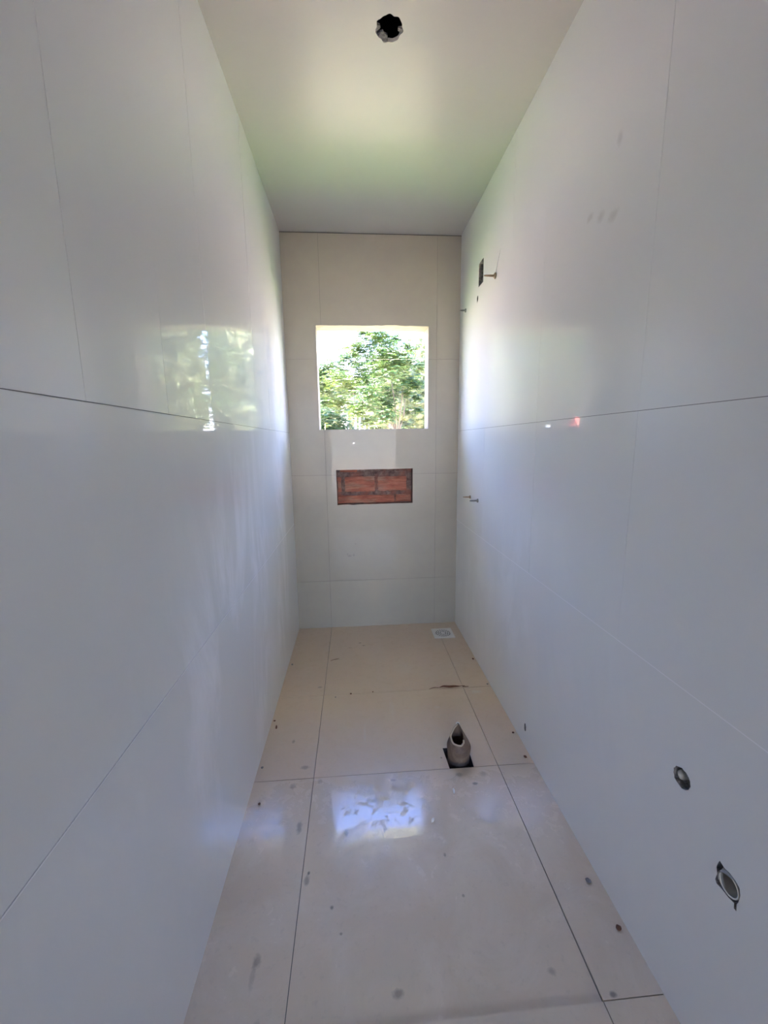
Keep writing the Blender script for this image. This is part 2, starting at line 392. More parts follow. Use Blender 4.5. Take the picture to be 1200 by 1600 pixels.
# ------------------------------------------------------------------ the room
PL = lambda u, v, w: (w, u, v)                       # left wall: u = Y, v = Z, faces +X
PR = lambda u, v, w: (ROOM_W - w, u, v)              # right wall faces -X
PE = lambda u, v, w: (u, -w, v)                      # end wall faces -Y
PF = lambda u, v, w: (u, v, w)                       # floor
PC = lambda u, v, w: (u, v, ROOM_H - w)              # ceiling faces down
Y0 = -DEPTH
J1, J2 = 0.822, 1.476
# left wall
ul = [Y0, -2.845, -2.215, -1.585, -0.965, 0.0]
ul2 = [Y0, -2.845, -2.215, -1.902, -1.585, -0.965, -0.66, 0.0]
mb = MB()
tiled(mb, PL, (Y0, -.02, 0, ROOM_H), [(-.02, J1, [Y0, 0.0]), (J1, J2, [Y0, 0.0]), (J2, ROOM_H, ul2)],
      M['tile_left'], M['grout_side'], seed=5, tilt=0.0022, gap=0.0013, back_m=M['facade'], joint_row=[(J1, M['joint_glint']), (J2, M['grout_mid'])], outer=(Y0 - .12, -.15, 0.15, ROOM_H + .15))
wall_left = tag(mb.build('wall_left'), 'glossy off-white tiled wall left of the window, smeared with grout haze', 'wall', kind='structure')

# right wall with its chased-out holes
box_hole = [(-0.503, 2.298), (-0.420, 2.298), (-0.420, 2.424), (-0.503, 2.424)]
dot_hole = ragged(-0.405, 2.239, 0.010, 0.017, 9, 0.25, 3)
round_hole = ragged(-2.173, 0.607, 0.0245, 0.0235, 26, 0.05, 8, 2.2)
sq_hole = [(-2.337, .470), (-2.3345, .462), (-2.336, .4475), (-2.331, .4475), (-2.330, .459), (-2.318, .4565), (-2.302, .4575), (-2.289, .4555), (-2.285, .462), (-2.2875, .478), (-2.284, .492), (-2.286, .504), (-2.2885, .5125), (-2.300, .508), (-2.312, .5105), (-2.326, .5075), (-2.335, .502), (-2.3385, .488)]
chip_hole = ragged(-1.331, 0.096, 0.008, 0.017, 11, 0.35, 12)
mb = MB()
rholes = [box_hole, dot_hole, round_hole, sq_hole, chip_hole]
tiled(mb, PR, (Y0, -.02, 0, ROOM_H), [(-.02, J1, [Y0, 0.0]), (J1, J2, [Y0, -1.905, -1.29, -0.94, -0.61, 0.0]), (J2, ROOM_H, [Y0, -1.905, -1.29, -0.94, 0.0])],
      M['tile_right'], M['grout_side'], holes=rholes, seed=21, tilt=0.0016, gap=0.0013, back_m=M['facade'], joint_row=[(J1, M['joint_glint']), (J2, M['grout_mid'])], outer=(Y0 - .12, -.15, 0.15, ROOM_H + .15))
# PR mirrors the winding; flip below
hole_walls(mb, PR, box_hole, 0.045, M['mortar'], M['pvc_grey'])
hole_walls(mb, PR, dot_hole, 0.03, M['mortar'], M['cavity'], 0.3)
hole_walls(mb, PR, round_hole, 0.045, M['mortar'], M['mortar'], 0.1)
hole_walls(mb, PR, sq_hole, 0.05, M['mortar'], M['cavity'], 0.05)
hole_walls(mb, PR, chip_hole, 0.008, M['mortar'], M['mortar'], 0.3)
wall_right = tag(mb.build('wall_right'), 'glossy off-white tiled wall right of the window, with pipe and cable holes', 'wall', kind='structure')

# end wall with window opening and brick niche
WX0, WX1, WZ0, WZ1 = 0.2105, 0.9880, 1.495, 2.191
rnd = random.Random(4)
win = [(WX0, WZ0), (WX1, WZ0), (WX1, WZ1)]
for k in range(1, 24):
    u = WX1 + (WX0 - WX1) * k / 24
    win.append((u, WZ1 + (rnd.uniform(0.0, 0.006) if 0.34 < (u - WX0) / (WX1 - WX0) < 0.85 else rnd.uniform(0, .0015))))
win.append((WX0, WZ1))
NX0, NX1, NZ0, NZ1 = 0.318, 0.8765, 0.952, 1.2095
niche = [(NX0 + .003, NZ0 - .001)]
for k in range(1, 14):
    u = NX0 + (NX1 - NX0) * k / 14; niche.append((u, NZ0 + 0.004 * k / 14 + (rnd.uniform(-0.004, 0.003) if k < 6 else rnd.uniform(-.001, .001))))
niche += [(NX1 - .001, NZ0 + .004), (NX1, NZ1 + .001), (NX0, NZ1 - .002)]
mb = MB(); TOPZ = ROOM_H - 0.007
us = [-.02, 0.246, 1.046, ROOM_W + .02]
tiled(mb, PE, (-.02, -.02, ROOM_W + .02, TOPZ), [(-.02, 0.372, us), (0.372, 1.172, us), (1.172, 1.972, us), (1.972, TOPZ, us)],
      M['tile_end'], M['grout_end'], holes=[niche], through=[win], seed=3, tilt=0.0008, gap=0.0016, back_m=M['facade'])
mb.box((-.02, .006, TOPZ - .02), (ROOM_W + .02, .15, ROOM_H + .1), M['grout_and_gap_shade'])  # dark strip paints the shadow line in the gap under the ceiling
wall_back = tag(mb.build('wall_back'), 'grey tiled end wall with a window opening and a brick niche', 'wall', kind='structure')

# window opening lining (no frame or glass is fitted yet)
mb = MB(); n = len(win)
seg = 6; vs = []; fs = []
for j in range(seg + 1):
    for (u, v) in win:
        jj = 0 if j in (0,) else 0.0016
        vs.append(PE(u + rnd.uniform(-jj, jj), v + rnd.uniform(-jj, jj), -0.15 * j / seg + (0.0 if j else -0.002)))
for j in range(seg):
    for k in range(n): fs.append((j * n + k, j * n + (k + 1) % n, (j + 1) * n + (k + 1) % n, (j + 1) * n + k))
mb.add(vs, fs, M['reveal'])
tag(mb.build('window_1'), 'open window hole in the grey end wall, pale plastered reveals without frame', 'window', kind='structure')

# brick niche
mb = MB(); D = 0.075
hole_walls(mb, PE, niche, D, M['niche_mortar'])
g = 26; vs = []; fs = []
for i in range(g + 1):
    for k in range(13):
        u = NX0 + (NX1 - NX0) * i / g; v = NZ0 - .004 + (NZ1 - NZ0 + .008) * k / 12
        vs.append(PE(u, v, -D + 0.006 * noise.noise(Vector((u * 22, v * 22, 0.5)))))
for i in range(g):
    for k in range(12): a = i * 13 + k; fs.append((a, a + 13, a + 14, a + 1))
mb.add(vs, fs, M['niche_mortar'])
niche_o = mb.build('niche_recess', wall_back)
def brick(x0, x1, z0, z1, front, seed, ridges=True):
    r = random.Random(seed); mb = MB(); nx, nz = 12, 24 if ridges else 6; vs = []; fs = []
    for i in range(nx + 1):
        for k in range(nz + 1):
            fx, fz = i / nx, k / nz
            x = x0 + (x1 - x0) * fx; z = z0 + (z1 - z0) * fz
            if i in (0, nx): x += r.uniform(-.003, .003)
            if k in (0, nz): z += r.uniform(-.003, .003)
            y = -front
            if ridges and 0 < k < nz: y += 0.0022 * (1 if (k // 3) % 2 else -1)
            y += 0.002 * noise.noise(Vector((x * 30, z * 30, seed)))
            vs.append((x, y, z))
    w = nz + 1
    for i in range(nx):
        for k in range(nz): a = i * w + k; fs.append((a, a + w, a + w + 1, a + 1))
    b = len(vs); ring = [i * w for i in range(nx + 1)] + [nx * w + k for k in range(1, nz + 1)] + [i * w + nz for i in range(nx - 1, -1, -1)] + [k for k in range(nz - 1, 0, -1)]
    for q in ring: vs.append((vs[q][0], D + 0.012, vs[q][2]))
    for i in range(len(ring)): fs.append((ring[i], b + i, b + (i + 1) % len(ring), ring[(i + 1) % len(ring)]))
    mb.add(vs, fs, M['brick'])
    return mb
for (x0, x1, z0, z1, fr, s_) in ((.378, .598, 1.042, 1.152, -.060, 1), (.624, .836, 1.044, 1.150, -.060, 2), (NX0 + .008, .742, .957, 1.012, -.052, 3), (.757, NX1 - .006, .962, 1.014, -.054, 4),
                              (NX0 + .006, .349, 1.040, 1.150, -.066, 5), (.345, .47, 1.186, 1.204, -.071, 6)):
    brick(x0, x1, z0, z1, fr, s_, s_ not in (5, 6)).build('brick', niche_o)

# floor with the square hole round the waste pipe
fl_hole = [(.8325, -1.434), (.9395, -1.434), (.9455, -1.318), (.8275, -1.314)]
uf = [-.02, 0.2475, 1.0475, ROOM_W + .02]
mb = MB()
tiled(mb, PF, (-.02, Y0, ROOM_W + .02, .02), [(Y0, -3.0, uf), (-3.0, -2.2, uf), (-2.2, -1.4345, uf), (-1.4345, -0.860, uf), (-0.860, .02, uf)],
      M['tile_floor'], M['grout_and_gap_shade'], holes=[fl_hole], seed=9, tilt=0.0012, gap=0.0023, drop=0.0062, tilts={(2, 1): (0.0, 0.0077), (2, 0): (-0.002, 0.007)}, back_m=M['facade'])
hole_walls(mb, PF, fl_hole, 0.06, M['dirt'], M['dirt'])
floor = tag(mb.build('floor'), 'glossy beige-grey porcelain tile floor with dusty far tiles', 'floor', kind='structure')

# ceiling with the round lamp hole
c_hole = [(0.604 + .0455 * (1 + .045 * math.sin(7 * q + 1) + .03 * math.sin(11 * q)) * math.cos(q), -1.352 + .047 * (1 + .045 * math.sin(7 * q + 1) + .03 * math.sin(11 * q)) * math.sin(q)) for q in [2 * math.pi * k / 56 for k in range(56)]]
mb = MB(); V, F = cut_face((-.05, Y0, ROOM_W + .05, 0.15), [c_hole])
mb.add([PC(u, v, 0) for u, v in V], [tuple(reversed(f)) for f in F], M['ceiling'])
mb.add([(-.15, Y0 - .12, ROOM_H + .16), (ROOM_W + .15, Y0 - .12, ROOM_H + .16), (ROOM_W + .15, .15, ROOM_H + .16), (-.15, .15, ROOM_H + .16)], [(0, 1, 2, 3)], M['facade'])
hole_walls(mb, PC, c_hole, 0.012, M['plaster'])
n = len(c_hole); cx, cy = .604, -1.352
mb.add([PC(u, v, -.012) for u, v in c_hole] + [PC(cx + (u - cx) * 1.5, cy + (v - cy) * 1.5, -.013) for u, v in c_hole] + [PC(cx + (u - cx) * 1.5, cy + (v - cy) * 1.5, -.13) for u, v in c_hole],
       [(k, (k + 1) % n, (k + 1) % n + n, k + n) for k in range(n)] + [(k + n, (k + 1) % n + n, (k + 1) % n + 2 * n, k + 2 * n) for k in range(n)] + [tuple(range(2 * n, 3 * n))], M['cavity'])
ceiling = tag(mb.build('ceiling'), 'smooth off-white ceiling with one round lamp hole', 'ceiling', kind='structure')
# torn plaster lips on the rim of the hole
def lip(a0, a1, inner, z, seed):
    r = random.Random(seed); mb = MB(); k = 8; vs = []; fs = []
    for i in range(k + 1):
        a = a0 + (a1 - a0) * i / k; rr = inner * (1 + r.uniform(-.06, .06)) if 0 < i < k else .043
        vs += [PC(cx + .046 * math.cos(a), cy + .048 * math.sin(a), -0.001), PC(cx + rr * math.cos(a), cy + rr * math.sin(a), -z), PC(cx + rr * math.cos(a), cy + rr * math.sin(a), -z - .006), PC(cx + .046 * math.cos(a), cy + .048 * math.sin(a), -.011)]
    for i in range(k):
        b = i * 4
        for j in range(4): fs.append((b + j, b + (j + 1) % 4, b + 4 + (j + 1) % 4, b + 4 + j))
    fs += [(0, 1, 2, 3), (k * 4 + 3, k * 4 + 2, k * 4 + 1, k * 4)]
    mb.add(vs, fs, M['mortar']); return mb
lip(math.radians(-2), math.radians(20), .031, .004, 1).build('plaster_lip', ceiling)
lip(math.radians(165), math.radians(192), .031, .004, 2).build('plaster_lip', ceiling)
lip(math.radians(92), math.radians(150), .028, .006, 3).build('plaster_lip', ceiling)

# doorway wall behind the camera, and the bare room beyond it
DX0, DX1, DZ = 0.10, 1.10, 2.30
mb = MB()
for lo, hi in (((-.15, Y0 - .12, 0), (DX0, Y0, ROOM_H)), ((DX1, Y0 - .12, 0), (ROOM_W + .15, Y0, ROOM_H)), ((DX0, Y0 - .12, DZ), (DX1, Y0, ROOM_H))):
    mb.box(lo, hi, M['cement'])
tag(mb.build('wall_front'), 'plastered wall with the open doorway', 'wall', kind='structure')
RY, RX0, RX1 = -8.5, -1.6, 2.6
mb = MB(); mb.box((RX0, RY, -.1), (RX1, Y0 , -.001), M['cement'])
tag(mb.build('floor_bedroom'), 'bare screed floor of the room beyond the doorway', 'floor', kind='structure')
mb = MB(); mb.box((RX0 - .15, RY - .15, ROOM_H + .001), (RX1 + .15, Y0 - .12, ROOM_H + .12), M['cement'])
tag(mb.build('ceiling_bedroom'), 'plastered ceiling of the room beyond the doorway', 'ceiling', kind='structure')
mb = MB()
mb.box((RX0 - .15, RY, 0), (RX0, Y0 - .12, ROOM_H), M['cement']); mb.box((RX1, RY, 0), (RX1 + .15, Y0 - .12, ROOM_H), M['cement'])
mb.box((RX0, Y0 - .12, 0), (-.15, Y0, ROOM_H), M['cement']); mb.box((ROOM_W + .15, Y0 - .12, 0), (RX1, Y0, ROOM_H), M['cement'])
OX0, OX1, OZ1 = -0.5, 1.7, 2.45  # unseen opening, added and sized to send fill light through the doorway
mb.box((RX0, RY - .15, 0), (OX0, RY, ROOM_H), M['cement']); mb.box((OX1, RY - .15, 0), (RX1, RY, ROOM_H), M['cement']); mb.box((OX0, RY - .15, OZ1), (OX1, RY, ROOM_H), M['cement'])
tag(mb.build('wall_bedroom'), 'plastered walls of the room beyond, with an unseen opening added for fill daylight', 'wall', kind='structure')

# daylight portals (they only steer sampling, they emit nothing themselves)
def portal(name, loc, sx, sz, rx):
    o = lamp(name, 'AREA', loc, 1.0, shape='RECTANGLE', size=sx, size_y=sz); o.rotation_euler = (rx, 0, 0); o.data.cycles.is_portal = True
    return o
portal('window_portal', ((WX0 + WX1) / 2, 0.155, (WZ0 + WZ1) / 2), WX1 - WX0, WZ1 - WZ0, math.radians(-90))
portal('fill_opening_portal', ((OX0 + OX1) / 2, RY - .16, OZ1 / 2), OX1 - OX0, OZ1, math.radians(90))

# ------------------------------------------------------------------ drain in the far right corner
def rowpts(path): return path
DC = (1.0755, -0.183, 0.0); HS = 0.075
drain = tag(empty('floor_drain', DC), 'square white plastic drain with a round slotted grate by the far right corner', 'drain')
mb = MB()
circ = [(0.058 * math.cos(2 * math.pi * k / 40), 0.058 * math.sin(2 * math.pi * k / 40)) for k in range(40)]
V, F = cut_face((-HS, -HS, HS, HS), [circ])
mb.add([(u, v, .004) for u, v in V], F, M['pvc_white'])
q = [(-HS, -HS), (HS, -HS), (HS, HS), (-HS, HS)]
mb.add([(u, v, .004) for u, v in q] + [(u * 1.02, v * 1.02, .0005) for u, v in q], [(k, k + 4, (k + 1) % 4 + 4, (k + 1) % 4) for k in range(4)], M['pvc_white'])
mb.add([(u, v, .004) for u, v in circ] + [(u, v, .001) for u, v in circ], [(k, (k + 1) % 40, (k + 1) % 40 + 40, k + 40) for k in range(40)], M['pvc_white'])
mb.build('frame', drain)
mb = MB()
slots = []
for ring, (r0, r1, cnt, off) in enumerate(((.016, .026, 7, 0), (.031, .040, 12, .2), (.045, .0545, 18, 0))):
    for k in range(cnt):
        a0 = 2 * math.pi * (k + off) / cnt; a1 = a0 + 2 * math.pi / cnt * 0.76
        pl = [(r0 * math.cos(a0 + (a1 - a0) * j / 3), r0 * math.sin(a0 + (a1 - a0) * j / 3)) for j in range(4)] + [(r1 * math.cos(a1 + (a0 - a1) * j / 3), r1 * math.sin(a1 + (a0 - a1) * j / 3)) for j in range(4)]
        slots.append(pl)
V, F = cut_face((-.0575, -.0575, .0575, .0575), slots)
F2 = [f for f in F if all((sum(V[i][0] for i in f) / len(f)) ** 2 + (sum(V[i][1] for i in f) / len(f)) ** 2 < .0575 ** 2 for _ in (0,))]
outer = [(0.0572 * math.cos(2 * math.pi * k / 40), 0.0572 * math.sin(2 * math.pi * k / 40)) for k in range(40)]
def cut_disc(outer, holes):
    V = [Vector(p) for p in outer]; E = [(i, (i + 1) % len(outer)) for i in range(len(outer))]
    for h in holes:
        b = len(V); V += [Vector(p) for p in h]; E += [(b + i, b + (i + 1) % len(h)) for i in range(len(h))]
    vo, eo, fo, _, _, _ = delaunay_2d_cdt(V, E, [], 0, 1e-7); fs = []
    for f in fo:
        c_ = (sum(vo[i][0] for i in f) / len(f), sum(vo[i][1] for i in f) / len(f))
        if inside(c_, outer) and not any(inside(c_, h) for h in holes): fs.append(tuple(f))
    return [tuple(p) for p in vo], fs
V, F = cut_disc(outer, slots)
mb.add([(u, v, .0042) for u, v in V], F, M['pvc_white'])
for s_ in slots:
    k = len(s_); mb.add([(u, v, .0042) for u, v in s_] + [(u, v, .0016) for u, v in s_], [(i, (i + 1) % k, (i + 1) % k + k, i + k) for i in range(k)], M['pvc_white'])
mb.build('grate', drain)
mb = MB(); mb.add([(u, v, .0016) for u, v in outer], [tuple(range(40))], M['cavity']); mb.build('sump', drain)

# ------------------------------------------------------------------ heat-crushed waste pipe standing in the square floor hole
px, py, r0 = 0.887, -1.376, 0.049
pipe = tag(empty('waste_pipe', (px, py, -.045)), 'scorched beige waste pipe stub with pinched pointed top standing in the square floor hole', 'pipe')
def pipe_ring(t_, a, rad, top):
    return None
N = 48; K = 18
RIM = [(0, .126), (45, .131), (90, .133), (130, .118), (180, .090), (225, .079), (270, .077), (290, .082), (310, .099), (330, .117), (360, .126)]
def surf(a, f, off):
    """a: angle (0 = +X, 90 = +Y away from camera), f: 0 bottom .. 1 rim; the wall leans to one pinched tip at the back"""
    d = math.degrees(a) % 360
    for (d0, r0_), (d1, r1_) in zip(RIM, RIM[1:]):
        if d0 <= d <= d1:
            q = (d - d0) / (d1 - d0); q = q * q * (3 - 2 * q); rim = r0_ + (r1_ - r0_) * q; break
    z = -0.045 + (rim + 0.045) * f
    rr = (r0 - off) * (1 + 0.025 * math.sin(2 * a + z * 40) + 0.06 * math.exp(-((z - .055) / .03) ** 2))
    x, y = rr * math.cos(a), rr * math.sin(a)
    t_ = max(0.0, min(1.0, (z - 0.052) / 0.081)) ** 1.25
    tx, ty = 0.004, 0.040 - off
    k = 0.92 * t_ * (1.0 - 0.35 * max(0.0, math.cos(a - math.radians(205))))
    x += (tx - x) * k; y += (ty - y) * k * .9
    return (px + x, py + y, z)
mb = MB(); vs = []; fs = []
for off in (0.0, 0.0045):
    for j in range(K + 1):
        for i in range(N): vs.append(surf(2 * math.pi * i / N, j / K, off))
L = (K + 1) * N
for j in range(K):
    for i in range(N):
        a, b = j * N + i, j * N + (i + 1) % N
        fs.append((a, b, b + N, a + N)); fs.append((L + a, L + a + N, L + b + N, L + b))
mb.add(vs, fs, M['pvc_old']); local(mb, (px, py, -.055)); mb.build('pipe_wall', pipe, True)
mb = MB()
rim_path = []
for i in range(N): 
    p0 = Vector(surf(2 * math.pi * i / N, 1.0, 0.0)); p1 = Vector(surf(2 * math.pi * i / N, 1.0, 0.0045)); rim_path.append((p0 + p1) / 2)
rim_path = rim_path[14:41]
mb.tube(rim_path, 0.0040, M['pvc_rim'], 8); local(mb, (px, py, -.055)); mb.build('rim', pipe, True)
mb = MB()
tipp = Vector(surf(math.pi / 2, 1.0, 0.0)); 
mb.tube([tipp + Vector((-.006, 0, -.006)), tipp + Vector((-.004, 0, .001)), tipp + Vector((0.001, 0, .002)), tipp + Vector((.006, 0, -.003)), tipp + Vector((.008, -.002, -.012))], .0026, M['pvc_white'], 8)
local(mb, (px, py, -.055)); tag(mb.build('folded_tip', pipe, True), 'white pinched fold at the top')
# rubble at the bottom of the hole
mb = MB(); r = random.Random(77)
g = 14; vs = []; fs = []
for i in range(g + 1):
    for k in range(g + 1):
        x = .834 + .106 * i / g; y = -1.432 + .112 * k / g
        vs.append((x, y, -.045 + 0.020 * (noise.noise(Vector((x * 60, y * 60, 2))))))
for i in range(g):
    for k in range(g): a = i * (g + 1) + k; fs.append((a, a + g + 1, a + g + 2, a + 1))
mb.add(vs, fs, M['dirt']); tag(mb.build('dirt_fill'), 'dark loose dirt at the bottom of the square floor hole', 'dirt', kind='stuff')

# ------------------------------------------------------------------ threaded plugs sticking out of the right wall
def plug(y, z, length, r, label, mat, flange=0.011, tilt=0.0, hole=True):
    base = (ROOM_W, y, z)
    t_ = tag(empty('pipe_plug', base), label, 'pipe plug', 'pipe plugs on the right wall')
    mb = MB()
    pr = [(0.0, r * .95), (.006, r), (.010, r * .86), (.016, r), (.020, r * .86), (.026, r * .98), (.030, r * .84), (length * .75, r * .8), (length - .004, r * .62), (length, r * .55)]
    pts = [(-d, 0, tilt * d) for d, _ in pr]
    mb.tube(pts, [q for _, q in pr], mat, 14); mb.build('stem', t_, True)
    mb = MB()
    mb.tube([(0, 0, 0), (-.003, 0, 0), (-.007, 0, 0), (-.009, 0, 0)], [flange * .9, flange, flange * .72, flange * .5], mat, 16)
    mb.build('flange', t_, True)
    return t_
plug(-.717, 2.250, .060, .0058, 'brass pipe plug beside the upright rectangular box hole, a crack rising behind it', M['brass'], .016)
plug(-.150, 2.250, .040, .0055, 'upper grey pipe plug closest to the end wall corner, level with the window top', M['steel'], .013)
plug(-.356, 1.040, .050, .0048, 'farther of two pipe plugs side by side at niche height', M['brass'], .011)
plug(-.522, 1.039, .052, .0055, 'nearer of two pipe plugs side by side at niche height', M['steel'], .013)
mb = MB()
mb.tube([(ROOM_W - .0004, -.722, 2.262), (ROOM_W - .0006, -.745, 2.295), (ROOM_W - .0006, -.770, 2.330), (ROOM_W - .0004, -.785, 2.350)], [.0012, .0010, .0008, .0003], M['grout_side'], 5)
mb.build('hairline_crack', wall_right)

# cable conduit cap in the round hole, and conduit in the square hole
base = (ROOM_W, -2.172, .609)
cap = tag(empty('cable_outlet', base), 'white plastic cap in the upper round wall hole, mortar crumbling round it', 'cable outlet')
mb = MB(); c_ = Vector((0.005, .010, -.004))
mb.tube([c_ + Vector((.035, 0, 0)), c_ + Vector((.006, 0, 0)), c_ + Vector((.001, 0, 0)), c_ + Vector((-.001, 0, 0))], [.0105, .0110, .0095, .003], M['pvc_white'], 20); mb.build('cap', cap, True)
mb = MB(); r = random.Random(5)
for k in range(10):
    a = -2.4 + k * .42; rr = .0145 + r.uniform(-.003, .003)
    cc = Vector((.016 + r.uniform(-.004, .006), -.002 + rr * math.cos(a), -.002 + rr * math.sin(a)))
    vs = []; 
    for i in range(8):
        d = Vector((r.uniform(-1, 1), r.uniform(-1, 1), r.uniform(-1, 1))).normalized() * r.uniform(.0035, .006); vs.append(cc + d)
    bm = bmesh.new(); [bm.verts.new(v) for v in vs]; bmesh.ops.convex_hull(bm, input=bm.verts)
    bm.verts.index_update(); mb.add([v.co.copy() for v in bm.verts if v.link_faces or True], [tuple(v.index for v in f.verts) for f in bm.faces], M['mortar']); bm.free()
mb.build('mortar_crumbs', cap)
base = (ROOM_W, -2.310, .484)
con = tag(empty('conduit', base), 'grey cable conduit mouth in the lower squarish wall hole', 'conduit')
mb = MB(); pts = [Vector((.045, .012, .010)), Vector((.03, .006, .006)), Vector((.014, .000, .000)), Vector((.002, -.003, -.002))]
mb.tube(pts, [.0225, .0228, .023, .0232], M['pvc_grey'], 26, caps=False)
mb.tube(list(reversed(pts)), [.0212, .021, .0208, .0204], M['pvc_grey'], 26, caps=False)
mb.build('sleeve', con, True)
mb = MB(); rp = [pts[-1] + Vector((0, .0219 * math.cos(2 * math.pi * k / 26), .0219 * math.sin(2 * math.pi * k / 26))) for k in range(27)]
mb.tube(rp, .0018, M['pvc_white'], 6, caps=False); mb.build('rim', con, True)

# ------------------------------------------------------------------ loose bits on the floor
def pebble(name, x, y, sx, sy, sz, rot, mat, label, cat, group=None, seed=0):
    r = random.Random(seed); bm = bmesh.new(); bmesh.ops.create_icosphere(bm, subdivisions=2, radius=1)
    for v in bm.verts:
        k = 1 + 0.35 * noise.noise(v.co * 1.7 + Vector((seed * 3.1, 0, 0)))
        v.co = Vector((v.co.x * sx * k, v.co.y * sy * k, max(-.85, v.co.z * k) * sz))
    me = bpy.data.meshes.new(name); bm.to_mesh(me); bm.free(); me.materials.append(mat)
    o = bpy.data.objects.new(name, me); C.objects.link(o); o.location = (x, y, sz * .85 + .0003); o.rotation_euler.z = rot
    return tag(o, label, cat, group)
pebble('plaster_chip', .822, -1.5515, .0045, .013, .003, -.1, M['chip'], 'white plaster chip on the floor, the one nearer the waste pipe', 'chip', seed=1)
pebble('plaster_chip', .713, -1.672, .0055, .011, .003, -.45, M['chip'], 'white plaster chip on the floor, the one farther from the waste pipe', 'chip', seed=2)
# curled dry leaf on the joint
leaf_o = tag(empty('dry_leaf', (.985, -.852, 0)), 'curled brown dry leaf lying along a floor joint below the drain', 'leaf')
mb = MB(); vs = []; fs = []; n_ = 14
for i in range(n_ + 1):
    f = i / n_; x = -.075 + .15 * f; w_ = .009 * math.sin(math.pi * min(1, f * 1.15 + .03)) ** .7 if f < .85 else .002
    y = .004 * math.sin(f * 9)
    for j in range(5):
        a = (j - 2) / 2 * 1.15; vs.append((x, y + w_ * math.sin(a) , .0035 + w_ * (1 - math.cos(a)) * 1.3 + .0015 * math.sin(f * 14)))
for i in range(n_):
    for j in range(4): a = i * 5 + j; fs.append((a, a + 5, a + 6, a + 1))
mb.add(vs, fs, M['twig']); b_ = mb.build('blade', leaf_o, True); sm = b_.modifiers.new('thickness', 'SOLIDIFY'); sm.thickness = .0012; sm.offset = 1
mb = MB(); mb.tube([(-.135, -.008, .003), (-.118, -.001, .004), (-.10, .003, .004), (-.085, .001, .004), (-.07, .002, .004)], [.0012, .0015, .0015, .0014, .0012], M['twig'], 6); mb.build('stalk', leaf_o, True)
mb = MB(); mb.tube([(.060, 0, .004), (.075, -.003, .003), (.095, -.001, .002)], [.002, .0018, .0012], M['twig'], 6); mb.build('tip', leaf_o, True)
twig = MB(); twig.tube([(-.03, -.012, 0), (-.01, 0, .001), (.012, .008, .001), (.028, .016, 0)], [.0008, .0012, .0012, .0006], M['twig'], 6)
o = twig.build('twig', None, True); o.location = (.295, -.485, .0018); tag(o, 'thin curved twig on the floor tile near the far left', 'twig')
crumbs = [(.022, -.52, .010, 'brown crumb against the left wall foot, farthest one'), (.030, -1.105, .011, 'long brown crumb by the left wall foot, level with the pipe top'), (.012, -1.055, .008, 'small brown crumb touching the left wall, beside a longer one'),
          (.016, -1.36, .008, 'brown crumb touching the left wall just beyond the bright floor joint'), (.045, -1.545, .007, 'dark speck near the left wall beside faint light streaks'), (.400, -.862, .008, 'dark brown crumb on the far floor joint, left of the middle'),
          (.315, -.885, .006, 'small crumb just before the far floor joint'), (.525, -.855, .006, 'crumb on the far floor joint, right of the dark brown one'), (1.192, -.56, .010, 'brown crumb against the right wall foot below the drain'), (1.196, -.84, .008, 'brown crumb at the right wall foot, level with the dry leaf'),
          (1.185, -1.40, .010, 'rusty crumb at the right wall foot, beside the near floor joint'), (1.190, -1.245, .008, 'tan crumb at the right wall foot, below the small chip'), (1.170, -1.925, .012, 'dark crumb lump at the right wall foot under the wall holes'), (1.185, -2.055, .011, 'grey crumb lump nearest the camera at the right wall foot')]
for i, (x, y, s_, lab) in enumerate(crumbs):
    pebble('mortar_crumb', x, y, s_ * (.4 if i in (1,) else .7), s_ * (1.3 if i == 1 else .7), s_ * .35, i * .9 if i != 1 else .15, M['twig'] if i % 3 else M['mortar'], lab, 'crumb', 'crumbs on the floor', 10 + i)

# ------------------------------------------------------------------ outside
mb = MB(); mb.box((-60, .15, -.5), (60, 90, -.25), M['yard']); tag(mb.build('ground'), 'sunlit yard of bare earth and grass outside the window', 'ground', kind='structure')
mb = MB(); mb.box((-60, -40, -.5), (60, RY - .15, -.2), M['earth']); tag(mb.build('ground_front'), 'yard on the other side of the house', 'ground', kind='structure')
mb = MB(); mb.box((-3.5, .15, 2.98), (4.5, 0.95, 3.10), M['plaster']); tag(mb.build('trim_1'), 'roof eave over the window outside', 'eave', kind='structure')

def frond(mb, base, az, length, rnd, mat, leaf=0.055, droop=0.5):
    n_ = 9; d = Vector((math.cos(az), math.sin(az), rnd.uniform(-.05, .35))).normalized()
    side = Vector((-math.sin(az), math.cos(az), 0)); p = Vector(base)
    for i in range(n_):
        f = (i + 1) / n_; p = p + d * (length / n_); d = (d + Vector((0, 0, -droop / n_))).normalized()
        w_ = leaf * (1.1 - .5 * f) * rnd.uniform(.8, 1.25)
        for s_ in (-1, 1):
            dirv = (side * s_ + d * .5 + Vector((0, 0, rnd.uniform(-.35, .15)))).normalized()
            a = p; b = p + dirv * w_ * 2.1; c = (a + b) / 2; wd = (d + Vector((0, 0, rnd.uniform(-1.6, .4)))).normalized() * w_ * .40; upv = Vector((0, 0, 0))
            k = len(mb.v); mb.v.extend([tuple(a), tuple(c + wd + upv), tuple(b), tuple(c - wd - upv)])
            mb.f.append([k, k + 1, k + 2, k + 3]); mb.mi.append(mb.mat(mat))
def clump(mb, c, r, rnd, mat, nf=12, flat=.35, leaf=.055):
    for q in range(nf):
        b = Vector(c) + Vector((rnd.gauss(0, r * .42), rnd.gauss(0, r * .42), rnd.gauss(0, r * flat)))
        frond(mb, b, rnd.uniform(0, 6.283), r * rnd.uniform(.6, 1.1), rnd, mat, leaf)
